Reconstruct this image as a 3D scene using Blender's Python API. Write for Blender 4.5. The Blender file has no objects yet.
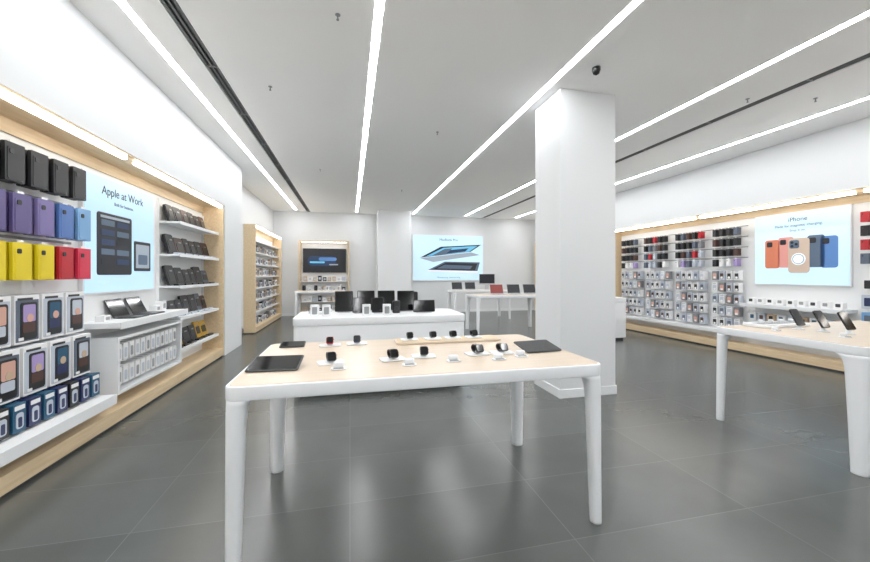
import bpy, bmesh, math, random
from mathutils import Matrix, Vector
random.seed(7)
S=bpy.context.scene
S.view_settings.view_transform='Standard'
S.view_settings.exposure=0.22
S.view_settings.gamma=1.12

# ---------------- materials ----------------
def srgb(r,g,b):
    f=lambda c:(c/255/12.92) if c/255<=0.04045 else ((c/255+0.055)/1.055)**2.4
    return (f(r),f(g),f(b),1)
MATS={}
def mat(name,col,rough=0.5,metal=0.0,emit=0.0,var=0.0,scale=8,spec=0.5):
    if name in MATS: return MATS[name]
    m=bpy.data.materials.new(name); m.use_nodes=True
    n=m.node_tree; b=n.nodes['Principled BSDF']
    c=srgb(*col)
    b.inputs['Base Color'].default_value=c
    b.inputs['Roughness'].default_value=rough
    b.inputs['Metallic'].default_value=metal
    b.inputs['Specular IOR Level'].default_value=spec
    if emit>0:
        b.inputs['Emission Color'].default_value=c
        b.inputs['Emission Strength'].default_value=emit
    if var>0:
        tc=n.nodes.new('ShaderNodeTexCoord'); nz=n.nodes.new('ShaderNodeTexNoise')
        nz.inputs['Scale'].default_value=scale; nz.inputs['Detail'].default_value=4
        mx=n.nodes.new('ShaderNodeMix'); mx.data_type='RGBA'
        mx.inputs[6].default_value=tuple(x*(1-var) for x in c[:3])+(1,)
        mx.inputs[7].default_value=tuple(min(1,x*(1+var)) for x in c[:3])+(1,)
        n.links.new(tc.outputs['Object'],nz.inputs['Vector'])
        n.links.new(nz.outputs['Fac'],mx.inputs[0])
        n.links.new(mx.outputs[2],b.inputs['Base Color'])
    MATS[name]=m; return m
def wood(name,c1,c2,stretch=(1,12,12),rough=0.45):
    m=bpy.data.materials.new(name); m.use_nodes=True
    n=m.node_tree; b=n.nodes['Principled BSDF']; b.inputs['Roughness'].default_value=rough
    tc=n.nodes.new('ShaderNodeTexCoord'); mp=n.nodes.new('ShaderNodeMapping')
    mp.inputs['Scale'].default_value=stretch
    nz=n.nodes.new('ShaderNodeTexNoise'); nz.inputs['Scale'].default_value=3; nz.inputs['Detail'].default_value=6
    rp=n.nodes.new('ShaderNodeValToRGB')
    rp.color_ramp.elements[0].position=0.3; rp.color_ramp.elements[0].color=srgb(*c1)
    rp.color_ramp.elements[1].position=0.7; rp.color_ramp.elements[1].color=srgb(*c2)
    n.links.new(tc.outputs['Object'],mp.inputs['Vector']); n.links.new(mp.outputs[0],nz.inputs['Vector'])
    n.links.new(nz.outputs['Fac'],rp.inputs['Fac']); n.links.new(rp.outputs['Color'],b.inputs['Base Color'])
    MATS[name]=m; return m
def tilefloor():
    m=bpy.data.materials.new('floor_tile'); m.use_nodes=True
    n=m.node_tree; b=n.nodes['Principled BSDF']
    tc=n.nodes.new('ShaderNodeTexCoord')
    br=n.nodes.new('ShaderNodeTexBrick'); br.offset=0.0; br.squash=1
    br.inputs['Scale'].default_value=1.0
    br.inputs['Brick Width'].default_value=1.2; br.inputs['Row Height'].default_value=0.6
    br.inputs['Mortar Size'].default_value=0.003; br.inputs['Mortar Smooth'].default_value=0.3
    br.inputs['Color1'].default_value=srgb(74,77,74); br.inputs['Color2'].default_value=srgb(81,84,81)
    br.inputs['Mortar'].default_value=srgb(93,96,93)
    nz=n.nodes.new('ShaderNodeTexNoise'); nz.inputs['Scale'].default_value=2.5; nz.inputs['Detail'].default_value=8
    mr=n.nodes.new('ShaderNodeMapRange'); mr.inputs['To Min'].default_value=0.82; mr.inputs['To Max'].default_value=1.16
    mx=n.nodes.new('ShaderNodeMix'); mx.data_type='RGBA'; mx.blend_type='MULTIPLY'; mx.inputs[0].default_value=1
    n.links.new(tc.outputs['Object'],br.inputs['Vector']); n.links.new(tc.outputs['Object'],nz.inputs['Vector'])
    n.links.new(nz.outputs['Fac'],mr.inputs['Value'])
    n.links.new(br.outputs['Color'],mx.inputs[6]); n.links.new(mr.outputs['Result'],mx.inputs[7])
    n.links.new(mx.outputs[2],b.inputs['Base Color'])
    b.inputs['Roughness'].default_value=0.25
    b.inputs['Specular IOR Level'].default_value=0.5
    return m
WALL=mat('wall_paint',(226,228,229),0.7,var=0.01,scale=3)
CEIL=mat('ceiling_paint',(252,253,253),0.8,var=0.005,scale=3)
WHITE=mat('white_lacquer',(240,242,244),0.35)
PANEL=mat('white_panel',(238,239,239),0.5)
SHELF=mat('shelf_white',(236,238,239),0.4)
BLACK=mat('black_plastic',(12,12,14),0.35)
DARK=mat('dark_grey',(44,45,48),0.5)
GLASS=mat('black_glass',(8,8,10),0.08)
SLOT=mat('air_slot_dark',(92,94,96),0.6)
GREY=mat('mid_grey',(140,142,145),0.45)
SILV=mat('aluminium',(200,202,205),0.3,metal=0.8)
WOOD=wood('pale_oak',(208,180,140),(224,200,162))
TOPW=wood('table_top_oak',(208,188,164),(218,200,178),rough=0.3)
LIGHT=mat('led_strip',(252,253,255),0.5,emit=31)
SLIGHT=mat('shelf_led',(255,250,242),0.5,emit=12)
LBOX=mat('lightbox_face',(180,216,234),0.5,emit=0.38)
LBOX2=mat('lightbox_face_white',(192,224,238),0.5,emit=0.42)
FLOOR=tilefloor()
COL={k:mat('case_'+k,v,0.45) for k,v in dict(black=(20,20,23),brown=(74,46,38),purple=(84,72,124),violet=(114,102,154),
  blue=(72,108,172),sky=(112,160,206),yellow=(226,200,14),red=(180,22,34),pink=(210,40,70),orange=(190,96,46),white=(238,238,238),
  navy=(26,38,82),teal=(28,78,108),green=(70,110,90),sand=(195,168,138),clear=(188,196,208),skin=(212,162,144),gold=(204,156,50),
  slate=(84,94,110),lilac=(164,144,198),grey=(116,118,122)).items()}
def glow(n,c,e=0.6): return mat('print_'+n,c,0.5,emit=e)
PR={'dark':glow('dark',(12,16,26),0.03),'blue':glow('blue',(74,118,178),0.25),'orange':glow('orange',(196,108,78),0.2),
    'slate':glow('slate',(72,90,110),0.25),'cyan':glow('cyan',(96,178,216),0.35),'navy':glow('navy',(14,42,78),0.2),
    'grey':glow('grey',(140,152,164),0.35),'white':glow('white',(230,236,242),0.4),'red':glow('red',(130,44,40),0.12),
    'tan':glow('tan',(190,168,150),0.22),'pink':glow('pink',(206,136,126),0.22)}

# ---------------- mesh builder ----------------
def rrect(w,h,r,n=5):
    r=min(r,w/2-1e-4,h/2-1e-4)
    if r<=1e-4: return [(-w/2,-h/2),(w/2,-h/2),(w/2,h/2),(-w/2,h/2)]
    p=[]
    for cx,cy,a0 in ((w/2-r,-h/2+r,-90),(w/2-r,h/2-r,0),(-w/2+r,h/2-r,90),(-w/2+r,-h/2+r,180)):
        for i in range(n+1):
            a=math.radians(a0+90*i/n); p.append((cx+r*math.cos(a),cy+r*math.sin(a)))
    return p
def T(x,y,z): return Matrix.Translation((x,y,z))
def R(a,ax): return Matrix.Rotation(math.radians(a),4,ax)
class MB:
    def __init__(s): s.bm=bmesh.new(); s.mats=[]
    def mi(s,m):
        if m not in s.mats: s.mats.append(m)
        return s.mats.index(m)
    def loft(s,rings,m,M=Matrix.Identity(4),smooth=False,cap=True):
        k=s.mi(m); vs=[[s.bm.verts.new(M@Vector(p)) for p in r] for r in rings]
        n=len(rings[0])
        for a,b in zip(vs,vs[1:]):
            for i in range(n):
                f=s.bm.faces.new((a[i],a[(i+1)%n],b[(i+1)%n],b[i])); f.material_index=k; f.smooth=smooth
        if cap:
            f=s.bm.faces.new(vs[0][::-1]); f.material_index=k
            f=s.bm.faces.new(vs[-1]); f.material_index=k
    def prism(s,pts,z0,z1,m,M=Matrix.Identity(4)):
        s.loft([[(x,y,z0) for x,y in pts],[(x,y,z1) for x,y in pts]],m,M)
    def box(s,x0,x1,y0,y1,z0,z1,m,M=Matrix.Identity(4)):
        s.prism([(x0,y0),(x1,y0),(x1,y1),(x0,y1)],z0,z1,m,M)
    def slab(s,w,h,t,r,m,M=Matrix.Identity(4),er=0.0):
        if er<=0: s.prism(rrect(w,h,r),0,t,m,M); return
        rg=[]
        for i in range(4):
            a=math.radians(90*i/3); ins=er*(1-math.sin(a)); z=er*(1-math.cos(a))
            rg.append([(x,y,z) for x,y in rrect(w-2*ins,h-2*ins,max(r-ins,0.001))])
        top=[[(x,y,t-z0) for (x,y,z0) in q] for q in rg[::-1]]
        s.loft(rg+top,m,M,smooth=True)
    def plate(s,x,z,w,h,t,r,m,y=0.0,M=Matrix.Identity(4)):
        s.slab(w,h,t,r,m,M@T(x,y,z)@R(90,'X'))
    def lathe(s,prof,m,M=Matrix.Identity(4),seg=28):
        s.loft([[(r*math.cos(2*math.pi*i/seg),r*math.sin(2*math.pi*i/seg),z) for i in range(seg)] for r,z in prof],m,M,smooth=True)
    def mesh(s,name):
        bmesh.ops.recalc_face_normals(s.bm,faces=s.bm.faces)
        me=bpy.data.meshes.new(name); s.bm.to_mesh(me); s.bm.free()
        for m in s.mats: me.materials.append(m)
        return me
    def obj(s,name,loc=(0,0,0),rz=0): return put(s.mesh(name),name,loc,rz)
def put(me,name,loc=(0,0,0),rz=0):
    o=bpy.data.objects.new(name,me); S.collection.objects.link(o)
    o.location=loc; o.rotation_euler=(0,0,math.radians(rz)); return o
def text(parent,txt,x,y,z,size,m,align='CENTER'):
    c=bpy.data.curves.new('lettering','FONT'); c.body=txt; c.size=size; c.align_x=align; c.extrude=0.0008
    c.materials.append(m)
    o=bpy.data.objects.new('lettering',c); S.collection.objects.link(o)
    o.parent=parent; o.location=(x,y,z); o.rotation_euler=(math.radians(90),0,0)

# ---------------- room shell ----------------
CZ=3.62; YF=13.6; XL=-2.56; XR=7.42; YB=-3.0
def wallbox(name,x0,x1,y0,y1,z0,z1,m=WALL):
    b=MB(); b.box(x0,x1,y0,y1,z0,z1,m); return b.obj(name)
wallbox('floor',XL-.3,XR+.3,YB-.2,YF+.2,-.1,0,FLOOR)
LX=[-1.78,0.232,2.228,4.206,6.227]; LW=0.07
SX=[-1.41,5.03]; SW=0.13
b=MB(); cuts=sorted([(x-LW/2,x+LW/2) for x in LX]+[(x-SW/2,x+SW/2) for x in SX])
x=XL-.3
for a,c in cuts:
    b.box(x,a,YB-.2,YF+.2,CZ,CZ+.12,CEIL); x=c
b.box(x,XR+.3,YB-.2,YF+.2,CZ,CZ+.12,CEIL)
b.box(XL-.3,XR+.3,YB-.2,YF+.2,CZ+.12,CZ+.16,CEIL)
b.obj('ceiling')
for x in LX:
    b=MB(); b.box(x-LW/2+.002,x+LW/2-.002,YB+.1,YF-.4,CZ-.0015,CZ+.03,LIGHT)
    b.box(x-LW/2+.002,x+LW/2-.002,YF-.4,YF,CZ+.004,CZ+.03,CEIL)
    b.obj('linear_ceiling_light')
for x in SX:
    b=MB()
    b.box(x-SW/2+.002,x+SW/2-.002,YB+.1,YF-.1,CZ+.04,CZ+.1,SLOT)
    for k in (-.045,0,.045): b.box(x+k-.008,x+k+.008,YB+.1,YF-.1,CZ+.005,CZ+.04,SLOT)
    for i in range(14): b.box(x-SW/2+.002,x+SW/2-.002,YB+.1+i*1.2,YB+.12+i*1.2,CZ+.005,CZ+.04,GREY)
    b.obj('air_slot_diffuser')
wallbox('wall_left',XL-.3,XL,YB-.2,YF+.2,0,CZ)
wallbox('wall_right',XR,XR+.3,YB-.2,YF+.2,0,CZ)
wallbox('wall_far',XL,XR,YF,YF+.2,0,CZ)
wallbox('wall_unseen_bounce',XL,XR,YB-.2,YB,0,CZ)  # unseen wall added behind the camera, closes the room so light bounces
wallbox('wall_bulkhead_left',XL,-2.17,YB,7.25,2.665,CZ)
wallbox('wall_pier_left',XL,-2.17,7.25,8.3,0,CZ)
wallbox('wall_bulkhead_right',6.98,XR,YB,8.95,2.665,CZ)
wallbox('wall_pier_right',6.98,XR,8.95,9.6,0,CZ)
wallbox('baseboard_far',XL,XR,YF-.015,YF,0,.1,SHELF)
def column(name,x0,x1,y0,y1):
    b=MB(); M=T((x0+x1)/2,(y0+y1)/2,0)
    b.prism(rrect(x1-x0,y1-y0,.012,3),0,CZ,WALL,M)
    b.prism(rrect(x1-x0+.024,y1-y0+.024,.012,3),0,.1,SHELF,M)
    b.obj(name)
column('structural_column',2.39,3.14,3.88,4.48)
column('structural_column',.92,2.05,12.6,13.25)

# ---------------- wall shelving ----------------
def carcass(name,x0,x1,depth,loc,rz,lights,extra=None,hz=2.66):
    b=MB()
    b.box(x0,x1,0,.04,.14,hz,PANEL)
    b.box(x0,x1,-.02,0,2.5,hz-.05,WOOD)
    b.box(x0,x1,-depth,.0,.03,.15,WOOD)
    b.box(x0,x1,-depth+.03,0,0,.03,DARK)
    b.box(x0,x1,-depth+.01,0,hz-.05,hz,WOOD)
    b.box(x0,x1,-depth,-depth+.01,hz-.02,hz,WOOD)
    for x in (x0,x1-.045): b.box(x,x+.045,-depth,0,.15,hz-.05,WOOD)
    for a,c in lights: b.box(a,c,-depth-.006,-depth+.03,hz-.07,hz-.025,SLIGHT)
    if extra: extra(b)
    return b.obj(name,loc,rz)
def ledge(b,x0,x1,d,z,t=.035,m=SHELF):
    b.box(x0,x1,-d,0,z-t,z,m); b.box(x0,x1,-d-.006,-d,z-t-.012,z+.004,m)
def left_extra(b):
    ledge(b,-1,4.02,.38,.33,.07)
    ledge(b,4.12,5.62,.36,.98,.05)
    b.box(4.2,5.6,-.3,0,.27,.30,SHELF); b.box(4.2,5.6,-.3,0,.80,.83,SHELF)
    for x in (4.2,5.57): b.box(x,x+.03,-.3,0,.30,.80,SHELF)
    for z in (.42,.86,1.29,1.72,2.16): ledge(b,5.62,7.12,.27,z,.025)
    b.box(5.6,5.62,-.03,0,.3,2.45,SHELF); b.box(7.12,7.14,-.03,0,.3,2.45,SHELF)
    for z in (2.40,2.06,1.72): b.box(2.2,4.05,-.012,0,z,z+.02,GREY)
LOCL=(-2.5,0,0)
carcass('retail_shelving_unit',-.6,7.2,.33,LOCL,90,[(-.5,1.1),(1.2,4.28),(4.45,5.75),(5.85,7.1)],left_extra)
LOCR=(7.35,0,0)
def right_extra(b):
    ledge(b,-8.7,-5.5,.3,.36,.05)
    ledge(b,-5.4,-3.95,.34,.92,.05)
    ledge(b,-5.4,-3.95,.3,.42,.05)
    ledge(b,-3.85,0,.3,.36,.05)
    for z in (2.36,2.16,1.96,1.76): b.box(-8.7,-5.5,-.012,0,z,z+.015,GREY)
carcass('retail_shelving_unit',-8.9,.6,.34,LOCR,-90,[(-8.8,-6.3),(-6.2,-3.8),(-3.7,.4)],right_extra)
def niche_extra(x0,x1):
    def f(b):
        for z in (.5,.8,1.1,1.4,1.7,2.0,2.3): ledge(b,x0+.05,x1-.05,.2,z,.02)
    return f
carcass('retail_shelving_unit',9.7,13.2,.27,(-2.5,0,0),90,[(9.8,13.1)],niche_extra(9.7,13.2))
carcass('retail_shelving_unit',-13.2,-9.9,.34,LOCR,-90,[(-13.1,-10)],niche_extra(-13.2,-9.9))

# products -------------------------------------------------
def case(b,x,z,w,h,c,y=-.18,n=3,win=None):
    b.box(x-.004,x+.004,y-.02,-.012,z+h/2-.012,z+h/2-.004,SILV)
    for i in range(n):
        b.plate(x,z,w,h,.022,.007,c,y=y+i*.035)
    b.plate(x,z+h/2+.005,w*.35,.03,.003,.008,COL['white'],y=y-.008)
    b.plate(x,z-.01,w*.8,h*.84,.003,.016,win or c,y=y-.022)
    b.plate(x-w*.2,z+h*.27,w*.22,w*.22,.004,.01,BLACK if c is not COL['black'] else DARK,y=y-.025)
    b.plate(x+w*.12,z-h*.44,w*.5,h*.03,.001,.001,COL['clear'],y=y-.022)
b=MB()
rows=[(2.235,.27,0.0,['black']*3+['brown']+['black']*4),
      (1.885,.28,.06,['purple','purple','purple','purple','purple','violet','blue','sky']),
      (1.54,.27,.06,['white','white','white','yellow','yellow','yellow','red','pink'])]
for z,h,off,cs in rows:
    for i,c in enumerate(cs):
        case(b,2.35+i*.213+off,z,.16,h,COL[c])
b.obj('hanging_phone_cases',LOCL,90)

def package(b,x,z,w,h,y,k,depth=.05,n=3):
    b.box(x-.004,x+.004,y-.02,-.012,z+h/2-.02,z+h/2-.012,SILV)
    for i in range(n): b.plate(x,z,w,h,depth,.004,COL['white'] if i!=1 else COL['clear'],y=y+i*(depth+.012))
    f=y-depth
    bg=[COL['clear'],COL['lilac'],COL['slate'],COL['white'],COL['clear'],COL['slate']][k%6]
    b.plate(x,z-h*.03,w*.92,h*.86,.002,.006,bg,y=f)
    b.plate(x+w*.04,z-h*.04,w*.66,h*.78,.004,.02,BLACK,y=f-.002)
    b.plate(x+w*.04,z+h*.12,w*.5,h*.36,.002,.012,[COL['lilac'],COL['skin'],COL['white'],COL['clear'],COL['teal']][k%5],y=f-.006)
    b.plate(x+w*.02,z-h*.18,w*.5,h*.2,.002,.012,[COL['brown'],COL['slate'],COL['navy'],COL['clear'],COL['brown']][(k*3)%5],y=f-.006)
    b.lathe([(w*.14,0),(w*.14,.002)],[COL['skin'],COL['white'],COL['sand'],COL['brown']][k%4],T(x+w*.06,f-.008,z+h*.02)@R(90,'X'),16)
    b.plate(x-w*.1,z+h*.42,w*.6,h*.05,.002,.003,DARK,y=f-.002)
    b.plate(x-w*.3,z-h*.4,w*.2,h*.06,.002,.003,COL['white'],y=f-.007)
b=MB(); k=0
for r,(z,h,y) in enumerate([(1.12,.35,-.14),(.745,.35,-.17)]):
    for i in range(8):
        package(b,2.1+i*.244+(.03 if r else 0),z,.215,h,y,k+r*2+i*3); k+=1
for i in range(15):
    x=2.1+i*.132; c=COL['navy'] if i%2 else COL['teal']
    if i%5==2: c=COL['black']
    for j in range(2): b.plate(x,.45,.105,.2,.06,.008,c,y=-.12-.08*j)
    b.plate(x,.43,.06,.11,.003,.02,COL['clear'],y=-.26)
    b.plate(x,.42,.03,.07,.002,.01,COL['navy'],y=-.263)
    b.plate(x,.52,.08,.03,.003,.003,COL['white'],y=-.26)
b.obj('boxed_phone_accessories',LOCL,90)

# left poster lightbox
b=MB(); cx=4.80
b.plate(cx,1.85,1.3,1.2,.04,.005,SHELF,y=0)
b.plate(cx,1.85,1.27,1.17,.004,.003,LBOX,y=-.04)
b.plate(4.64,1.76,.60,.64,.004,.03,PR['dark'],y=-.044)
for i in range(5):
    for j in range(2):
        b.plate(4.51+j*.26,1.98-i*.1,.22,.06,.002,.008,[PR['slate'],PR['navy'],PR['navy'],PR['slate'],PR['dark']][(i+j*2)%5],y=-.048)
b.plate(4.64,2.04,.5,.025,.003,.004,PR['grey'],y=-.048)
b.plate(5.17,1.66,.36,.35,.004,.02,PR['dark'],y=-.044)
b.plate(5.17,1.66,.29,.28,.002,.01,PR['grey'],y=-.048)
b.plate(5.17,1.62,.2,.12,.002,.02,PR['slate'],y=-.050)
p=b.obj('poster_lightbox',LOCL,90)
text(p,'Apple at Work',cx,-.046,2.27,.125,PR['dark'])
text(p,'Built for business.',cx,-.046,2.18,.05,PR['slate'])

def laptop(b,M,w=.31,d=.215,scr=None,body=None,ang=105):
    body=body or SILV
    b.slab(w,d,.014,.012,body,M@T(0,0,.0),.003)
    b.slab(w*.84,d*.42,.001,.004,DARK,M@T(0,d*.17,.014))
    b.slab(w*.36,d*.36,.0008,.004,GREY,M@T(0,-d*.26,.014))
    H=M@T(0,d/2-.004,.014)@R(-(ang-90),'X')
    b.plate(0,d/2,w,d,.006,.01,body,y=.003,M=H)
    b.plate(0,d/2+.002,w*.95,d*.92,.001,.006,scr or GLASS,y=-.003,M=H)
def tablet(b,M,w=.27,h=.19,tilt=12):
    K=M@R(tilt,'X')
    b.prism([(-.05,0),(.05,0),(.04,.07),(-.04,.07)],0,.006,WHITE,M@T(0,-.02,0))
    zz=h/2*math.sin(math.radians(tilt))*1.02
    b.slab(w,h,.008,.014,DARK,K@T(0,0,zz+.001),.002)
    b.slab(w*.93,h*.9,.001,.006,GLASS,K@T(0,0,zz+.009))
b=MB(); laptop(b,T(0,0,0),.30,.2,GLASS,DARK,115); lm=b.mesh('open_laptop')
for y in (4.66,5.02):
    put(lm,'open_laptop',(-2.5+.19,y,.981),90)
b=MB()
for i,(y,h) in enumerate(((5.3,.08),(5.45,.12),(4.3,.06))):
    b.plate(y,.981+h/2,.1,h,.08,.008,COL['white'],y=-.08); b.plate(y,.981+h/2,.06,h*.5,.003,.006,GREY,y=-.16)
b.obj('product_boxes',LOCL,90)
b=MB()
for r in range(2):
    for i in range(12):
        b.plate(4.3+i*.108,.43+r*.23,.08,.17,.05,.01,COL['white'],y=-.21)
        b.plate(4.3+i*.108,.42+r*.23,.045,.1,.002,.015,COL['clear'] if (i+r)%3 else GREY,y=-.26)
        b.box(4.3+i*.108-.003,4.3+i*.108+.003,-.26,-.03,.51+r*.23,.516+r*.23,SILV)
b.obj('cable_packages',LOCL,90)
b=MB()
for zi,z in enumerate((.42,.86,1.29,1.72,2.16)):
    x=5.68
    while x<6.96:
        w=random.uniform(.18,.28); h=random.uniform(.21,.30)
        if zi==4: h=min(h,.24)
        c=random.choice(['black','black','black','black','slate','brown'])
        if zi==0: c=random.choice(['gold','sand','green','black'])
        M=T(x+w/2,-.09,z+.001)@R(-14,'X')
        b.plate(0,h/2,w,h,.035,.03,COL[c],y=0,M=M)
        b.plate(0,h*.45,w*.7,h*.45,.006,.02,DARK if c=='black' else BLACK,y=-.035,M=M)
        b.plate(w*.1,h*.72,w*.3,.02,.004,.004,GREY,y=-.036,M=M)
        b.box(x+w*.1,x+w*.9,-.22,-.16,z+.001,z+.025,COL['clear'] if zi%2 else BLACK)
        x+=w+.012
b.obj('bags_and_keyboards',LOCL,90)

for side,loc,rz in ((1,(-2.5,0,0),90),(-1,LOCR,-90)):
    b=MB()
    for z in (.15,.5,.8,1.1,1.4,1.7,2.0):
        x=9.85
        while x<13.0:
            w=random.uniform(.1,.22); h=random.uniform(.12,.2)
            c=random.choice(['black','white','white','sand','white','clear','grey','sand'])
            xa=side*(x+w/2)
            b.plate(xa,z+.002+h/2,w,h,.08,.008,COL[c],y=-.06)
            b.plate(xa,z+h*.5,w*.6,h*.5,.003,.008,COL['slate' if c!='black' else 'clear'],y=-.14)
            x+=w+.035
    b.obj('boxed_accessories',loc,rz)

# right wall stock: four separated bays
b=MB()
pal=[['black','black','slate','black','red','brown','black'],['black','brown','slate','black','black','grey','black'],
     ['slate','black','black','red','brown','black','clear'],['clear','slate','white','black','clear','lilac','white']]
bays=[(-8.60,4),(-7.82,5),(-6.90,5),(-6.02,4)]
for r,z in enumerate((2.27,2.07,1.87,1.67)):
    j=0
    for x0,n in bays:
        for i in range(n):
            case(b,x0+i*.14,z,.075,.14,COL[pal[r][(j*3+r)%7]],y=-.16,n=3); j+=1
    for i in range(20):
        case(b,-3.78+i*.15,z,.09,.15,COL[pal[r][(i*2)%7] if i>1 else ['red','black','red','slate'][r]],y=-.16,n=2)
b.obj('hanging_phone_cases',LOCR,-90)
b=MB()
bays2=[(-8.60,5),(-7.74,5),(-6.88,5),(-6.02,4)]
for r,z in enumerate((1.42,1.19,.96,.73,.50)):
    j=0
    for x0,n in bays2:
        for i in range(n):
            x=x0+i*.145; h=.18; k=(j*7+r*5)%6; j+=1
            b.plate(x,z,.105,h,.09,.008,COL[['white','clear','white','grey','clear','white'][k]],y=-.08)
            b.plate(x,z-.01,.07,h*.6,.003,.01,COL[['black','slate','clear','skin','brown','black'][k]],y=-.17)
            b.plate(x,z-.04,.045,.04,.002,.01,COL['white'],y=-.173)
            b.plate(x,z+h*.38,.07,.012,.003,.002,GREY,y=-.17)
            b.box(x-.003,x+.003,-.19,0,z+h/2,z+h/2+.006,SILV)
for r,z in enumerate((1.3,1.05,.8,.56)):
    for i in range(12):
        x=-3.75+i*.2
        b.plate(x,z,.14,.2,.09,.008,COL[['white','clear','sky'][(i+r)%3]],y=-.08)
        b.plate(x,z,.08,.12,.003,.01,COL[['black','navy','slate'][(i*2+r)%3]],y=-.17)
b.obj('boxed_phone_accessories',LOCR,-90)
b=MB()
for i in range(9):
    x=-5.3+i*.155
    b.plate(x,.921+.05,.11,.1,.09,.01,COL['white'],y=-.12); b.plate(x,.975,.06,.05,.003,.01,[DARK,GREY][i%2],y=-.21)
    for r in range(2):
        b.plate(x,.52+r*.16,.12,.13,.08,.01,COL[['white','clear','sand'][i%3]],y=-.1)
        b.plate(x,.52+r*.16,.06,.07,.003,.01,COL[['black','teal','brown'][(i+r)%3]],y=-.18)
b.obj('charging_accessories',LOCR,-90)
# right poster
b=MB(); cx=-4.68
b.plate(cx,1.88,1.36,1.24,.04,.005,SHELF,y=0)
b.plate(cx,1.88,1.33,1.21,.004,.003,LBOX2,y=-.04)
for x,z,c,w,h in ((-.38,1.80,'orange',.23,.50),(-.17,1.82,'pink',.23,.52),(.42,1.80,'blue',.22,.50),(.25,1.82,'slate',.23,.52)):
    b.plate(cx+x,z,w,h,.004,.04,PR[c],y=-.044)
    b.plate(cx+x-.04,z+h*.34,.09,.09,.003,.02,PR['dark'],y=-.048)
b.plate(cx+.02,1.76,.30,.58,.005,.05,PR['tan'],y=-.050)
b.plate(cx-.04,1.95,.14,.14,.003,.03,PR['slate'],y=-.055)
for dx,dz in ((-.03,.03),(-.03,-.03),(.03,0)): b.lathe([(.022,0),(.022,.004)],PR['dark'],T(cx-.04+dx,-.058,1.95+dz)@R(90,'X'),16)
b.lathe([(.1,0),(.1,.004)],PR['white'],T(cx+.02,-.056,1.70)@R(90,'X'))
b.lathe([(.085,0),(.085,.006)],PR['grey'],T(cx+.02,-.056,1.70)@R(90,'X'))
b.lathe([(.07,0),(.07,.008)],PR['white'],T(cx+.02,-.056,1.70)@R(90,'X'))
p=b.obj('poster_lightbox',LOCR,-90)
text(p,'iPhone',cx,-.046,2.34,.10,PR['dark']); text(p,'Made for magnetic charging.',cx,-.046,2.25,.06,PR['slate']); text(p,'Snap it on.',cx,-.046,2.17,.055,PR['slate'])

# ---------------- far wall ----------------
b=MB(); W0,W1=-1.70,-.03
b.box(W0,W1,-.02,0,.15,2.6,PANEL)
b.box(W0,W1,-.3,0,2.55,2.6,WOOD); b.box(W0,W0+.05,-.3,0,0,2.55,WOOD); b.box(W1-.05,W1,-.3,0,0,2.55,WOOD); b.box(W0+.05,W1-.05,-.3,0,.05,.15,WOOD)
b.box(W0+.1,W1-.1,-.29,-.26,2.54,2.55,SLIGHT)
for z in (.5,.85,1.2): b.box(W0+.05,W1-.05,-.28,-.02,z-.02,z,SHELF)
b.obj('display_alcove',(0,YF-.02,0))
b=MB(); cx=-.86
b.plate(cx,1.92,1.45,.84,.04,.01,BLACK,y=0); b.plate(cx,1.92,1.41,.8,.002,.004,PR['dark'],y=-.04)
b.plate(cx-.1,1.90,.95,.34,.002,.16,PR['navy'],y=-.042); b.plate(cx+.1,1.97,.6,.12,.002,.06,PR['blue'],y=-.044)
b.plate(cx-.25,1.86,.5,.06,.002,.03,PR['cyan'],y=-.046); b.plate(cx+.3,1.78,.3,.04,.002,.02,PR['grey'],y=-.046)
b.box(cx-.2,cx+.2,0,.035,1.75,2.1,DARK)
b.obj('wall_mounted_television',(0,YF-.08,0))
b=MB()
for z in (.15,.5,.85,1.2):
    for i in range(9):
        h=random.uniform(.12,.2); b.plate(W0+.2+i*.16,z+.001+h/2,.12,h,.1,.008,COL[random.choice(['black','white','white','sand','clear'])],y=-.1)
        b.plate(W0+.2+i*.16,z+h*.5,.07,h*.4,.003,.008,COL['clear'],y=-.2)
b.obj('boxed_accessories',(0,YF-.02,0))
b=MB(); cx=3.64
b.plate(cx,2.06,2.78,1.74,.05,.01,SHELF,y=0); b.plate(cx,2.06,2.72,1.68,.004,.005,LBOX2,y=-.05)
M=T(cx+.05,-.054,2.06)@R(90,'X')
b.prism([(-1.15,-.02),(.85,.22),(1.2,.12),(-.65,-.16)],0,.003,PR['grey'],M)
b.prism([(-1.15,.0),(.82,.24),(1.25,.52),(-.35,.42)],0,.005,PR['dark'],M)
b.prism([(-.95,.04),(.75,.24),(1.1,.47),(-.25,.38)],0,.007,PR['cyan'],M)
b.prism([(-.5,.1),(.6,.25),(.75,.38),(.0,.3)],0,.009,PR['navy'],M)
b.prism([(-.7,.08),(-.2,.12),(.1,.36),(-.2,.34)],0,.010,PR['slate'],M)
b.prism([(-.85,-.46),(1.1,-.5),(1.2,-.16),(-.2,-.14)],0,.003,PR['slate'],M)
b.prism([(-.7,-.44),(1.0,-.47),(1.1,-.21),(-.15,-.18)],0,.005,PR['dark'],M)
b.prism([(-.5,-.4),(.8,-.43),(.9,-.3),(-.2,-.26)],0,.006,PR['slate'],M)
b.prism([(-.85,-.51),(1.1,-.58),(1.1,-.5),(-.85,-.46)],0,.006,PR['white'],M)
p=b.obj('poster_lightbox',(0,YF-.003,0))
text(p,'MacBook Pro',cx,-.056,2.70,.13,PR['dark']); text(p,'Mind-blowing. Head-turning.',cx,-.056,1.3,.08,PR['slate'])

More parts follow.
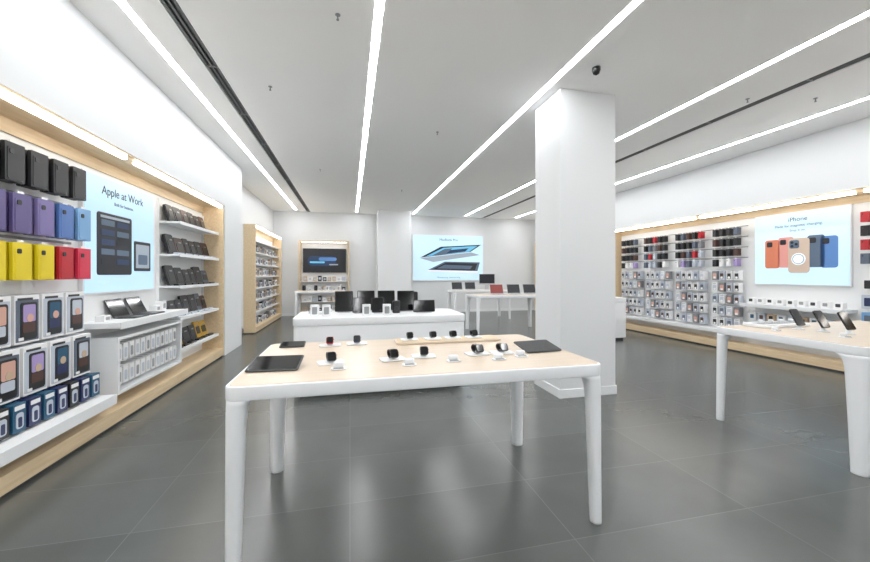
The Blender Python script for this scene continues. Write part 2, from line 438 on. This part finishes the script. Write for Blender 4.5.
# ---------------- tables ----------------
def table(name,w,d,loc,H=.93,ln=.088,lf=.12,bl=.72):
    b=MB()
    b.slab(w,d,.068,.055,WHITE,T(0,0,H-.071),.006)
    b.slab(w-.03,d-.03,.004,.04,TOPW,T(0,0,H-.004),.001)
    b.prism(rrect(w-.2,d-.2,.05),H-.09,H-.071,WHITE)
    for sx in (-1,1):
        for sy in (-1,1):
            L=ln if sy<0 else lf
            rings=[]
            for z,k in ((0,bl),(.01,bl),(H*.45,(1+bl)/2),(H-.2,.97),(H-.13,1.04),(H-.095,1.16),(H-.066,1.45)):
                s=L*k; cx=sx*(w/2-.003-s/2); cy=sy*(d/2-.003-s/2)
                rr=min(.45*s,.05)
                rings.append([(cx+x,cy+y,z) for x,y in rrect(s,s,rr,6)])
            b.loft(rings,WHITE,smooth=True)
    return b.obj(name,loc)
table('product_display_table',2.01,1.10,(.434,2.42,0))
table('product_display_table',2.0,1.12,(4.56,2.43,0),ln=.14,lf=.085)
table('product_display_table',1.9,.95,(3.92,8.9,0))
table('product_display_table',1.9,.9,(4.1,11.5,0))
table('product_display_table',1.5,.7,(-.9,12.2,0))
def island(name,w,d,loc,H=.93):
    b=MB()
    b.prism(rrect(w-.12,d-.12,.06),0,.06,DARK)  # inset plinth, its dark grey paints in the shadow beneath the counter
    b.slab(w-.02,d-.02,H-.15,.1,WHITE,T(0,0,.06),.006)
    b.slab(w,d,.09,.11,WHITE,T(0,0,H-.09),.008)
    b.slab(w-.04,d-.04,.003,.1,SHELF,T(0,0,H-.002))
    return b.obj(name,loc)
island('display_island_counter',2.12,.9,(.40,4.98,0))
island('display_island_counter',.9,.7,(5.5,7.3,0))

# ---------- items on front table ----------
ZT=.9315
b=MB(); tablet(b,T(0,0,0)); tm=b.mesh('display_tablet')
put(tm,'display_tablet',(-.40,2.20,ZT),-4)
put(tm,'display_tablet',(1.25,2.32,ZT),6)
b=MB(); tablet(b,T(0,0,0),.17,.12,8); tm2=b.mesh('display_tablet'); put(tm2,'display_tablet',(-.40,2.82,ZT),0)
def watch_mesh(bc,name='smartwatch'):
    b=MB()
    b.slab(.13,.09,.008,.015,WHITE,T(0,0,0),.002)
    b.lathe([(.018,0),(.012,.006),(.010,.014)],SILV,T(0,.0,.008),16)
    M=T(0,.004,.034)@R(90,'Y'); seg=24; w=.017
    rings=[]
    for zz,rr in ((-w,.025),(-w,.031),(w,.031),(w,.025),(-w,.025)):
        rings.append([(rr*.75*math.cos(2*math.pi*i/seg),rr*1.35*math.sin(2*math.pi*i/seg),zz) for i in range(seg)])
    b.loft(rings,bc,M,smooth=False,cap=False)
    K=T(0,-.030,.038)@R(55,'X')
    b.slab(.044,.048,.012,.011,bc,K,.003); b.slab(.038,.042,.001,.009,GLASS,K@T(0,0,.012))
    b.lathe([(.003,0),(.003,.004)],GREY,K@T(.022,.006,.006)@R(90,'Y'),10)
    return b.mesh(name)
wb=watch_mesh(BLACK); wr=watch_mesh(COL['red']); ww=watch_mesh(COL['navy'])
for x,y,m,a in ((-.11,2.24,wb,12),(.25,2.24,wb,10),(.45,2.28,wb,-5),(.80,2.27,wb,5),(.97,2.27,wb,0),(-.14,2.78,wr,0),(.05,2.80,ww,0)):
    o=put(m,'smartwatch',(x,y,ZT),a); o.scale=(1.15,1.15,1.1)
b=MB(); b.slab(.82,.2,.016,.03,TOPW,T(0,0,0),.003); b.slab(.78,.16,.002,.02,WOOD,T(0,0,.016)); b.obj('wooden_display_tray',(.74,2.78,ZT))
for i,x in enumerate((.44,.62,.78,.95)): put(wb,'smartwatch',(x,2.78,ZT+.019),0)
def buds():
    b=MB(); b.slab(.085,.06,.006,.02,WHITE,T(0,0,0),.002)
    b.slab(.06,.026,.030,.013,WHITE,T(0,.01,.006),.008); b.slab(.056,.018,.004,.008,GREY,T(0,-.018,.006),.001)
    return b.mesh('earbuds_case')
bd=buds()
for x,y in ((-.06,2.09),(.33,2.09),(.60,2.12),(.88,2.10),(1.05,2.15)): put(bd,'earbuds_case',(x,y,ZT),0)

# ---------- items on island ----------
def speaker(h=.22,w=.12,m=BLACK):
    b=MB(); b.slab(w,w,h,w*.3,m,T(0,0,0),.012); b.slab(w*.8,w*.8,.003,w*.25,DARK,T(0,0,h))
    b.lathe([(w*.3,0),(w*.3,.004),(w*.2,.002)],DARK,T(0,-w/2+.002,h*.4)@R(90,'X')); return b.mesh('smart_speaker')
def standing(w,h,scr=GLASS):
    b=MB(); b.slab(w*.7,.12,.008,.015,SILV,T(0,.02,0),.002)
    K=T(0,0,.008)@R(-12,'X'); b.plate(0,h/2,w,h,.01,.014,BLACK,y=0,M=K); b.plate(0,h/2,w*.94,h*.93,.001,.008,scr,y=-.01,M=K)
    b.box(-.02,.02,.03,.05,.008,h*.6,SILV); return b.mesh('tablet_on_stand')
s1=speaker(.26); s2=speaker(.16,.1); st1=standing(.24,.28); st2=standing(.16,.2); st3=standing(.3,.16)
for x,y,m,n in ((-.08,5.15,st1,'tablet_on_stand'),(.11,4.95,st2,'tablet_on_stand'),(.22,5.25,st1,'tablet_on_stand'),(.36,4.95,st2,'tablet_on_stand'),
                (.5,5.22,st1,'tablet_on_stand'),(.6,4.92,s2,'smart_speaker'),(.76,5.1,st1,'tablet_on_stand'),(.9,5.32,s1,'smart_speaker'),(.97,4.88,st3,'tablet_on_stand')):
    put(m,n,(x,y,ZT+.001),0)
for x,y in ((-.5,5.1),(-.36,4.95),(-.27,5.25)): put(bd,'earbuds_case',(x,y,ZT+.001),0)
b=MB(); b.slab(.1,.07,.14,.01,WHITE,T(0,0,0),.002); b.plate(0,.07,.06,.09,.002,.01,GREY,y=-.035); pk=b.mesh('product_box')
for x,y in ((-.28,4.72),(-.42,4.75),(.2,4.68),(.45,4.66)): put(pk,'product_box',(x,y,ZT+.001),0)

# ---------- right table ----------
def phone(w=.085,h=.165):
    b=MB(); b.lathe([(.045,0),(.045,.006),(.02,.01),(.012,.05)],WHITE,T(0,.02,0))
    K=T(0,0,.035)@R(-28,'X'); b.plate(0,h/2,w,h,.014,.014,BLACK,y=0,M=K); b.plate(0,h/2,w*.92,h*.95,.001,.01,GLASS,y=-.014,M=K)
    b.slab(.03,.03,.006,.008,DARK,K@T(-.015,.0,h*.8)@R(-90,'X')); return b.mesh('smartphone_on_stand')
ph=phone()
for x,y in ((4.10,2.60),(4.14,2.44),(4.20,2.30)):
    o=put(ph,'smartphone_on_stand',(x,y,ZT),-5)
b=MB(); b.slab(.6,.22,.03,.03,WHITE,T(0,0,0),.005); b.slab(.5,.12,.003,.02,GREY,T(0,0,.03))
for i in range(4): b.lathe([(.02,0),(.02,.03),(.012,.035)],WHITE,T(-.2+i*.13,0,.033),14)
b.obj('charging_station_tray',(4.15,2.84,ZT))
put(bd,'earbuds_case',(3.8,2.6,ZT)); put(bd,'earbuds_case',(3.95,2.2,ZT))
# ---------- far tables ----------
b=MB(); laptop(b,T(0,0,0),.36,.25,PR['red'],SILV,108); lo=b.mesh('open_laptop')
b=MB(); laptop(b,T(0,0,0),.36,.25,PR['dark'],SILV,108); ld=b.mesh('open_laptop')
for x,m in ((3.68,lo),(4.15,ld),(4.6,ld)): put(m,'open_laptop',(x,8.78,ZT))
def desktop(scr):
    b=MB(); b.slab(.2,.18,.008,.01,SILV,T(0,0,0),.002); b.box(-.07,.07,.04,.052,.008,.2,SILV)
    b.plate(0,.34,.56,.36,.014,.012,SILV,y=.04); b.plate(0,.36,.53,.31,.001,.006,scr,y=.026); return b.mesh('desktop_computer')
dn=desktop(PR['dark'])
for x,y,m in ((4.45,11.6,dn),): put(m,'desktop_computer',(x,y,ZT))
for x in (3.4,3.85): put(ld,'open_laptop',(x,11.45,ZT))
for x in (-1.4,-1.05,-.7,-.35): put(s2 if x<-1 else pk,'product_box' if x>=-1 else 'smart_speaker',(x,12.2,ZT))

# ---------- ceiling fittings ----------
b=MB(); b.lathe([(.012,-.045),(.012,-.04),(.007,-.038),(.007,-.006),(.022,-.005),(.022,0)],GREY,T(0,0,0),16); sp=b.mesh('ceiling_sprinkler')
for x,y in ((-.1,3.2),(-.9,4.6),(-.6,8),(1.3,5.5),(4.8,3.6),(5.6,3.4),(1.3,9.5)): put(sp,'ceiling_sprinkler',(x,y,CZ))
b=MB(); b.lathe([(.004,-.1),(.03,-.085),(.042,-.05),(.042,-.02)],BLACK,T(0,0,0),20); b.lathe([(.035,-.02),(.035,0)],WHITE,T(0,0,0),16); b.obj('security_camera',(2.50,3.38,CZ))

# ---------------- camera ----------------
W=bpy.data.worlds.new('world'); S.world=W; W.use_nodes=True
W.node_tree.nodes['Background'].inputs[0].default_value=(.8,.85,.9,1); W.node_tree.nodes['Background'].inputs[1].default_value=.3
c=bpy.data.cameras.new('camera'); c.sensor_width=36; c.lens=36*370/870; c.shift_y=-7/870; c.clip_start=.05
co=bpy.data.objects.new('camera',c); S.collection.objects.link(co)
co.location=(0,0,1.45); co.rotation_euler=(math.radians(90),0,-math.atan(85/370)); S.camera=co
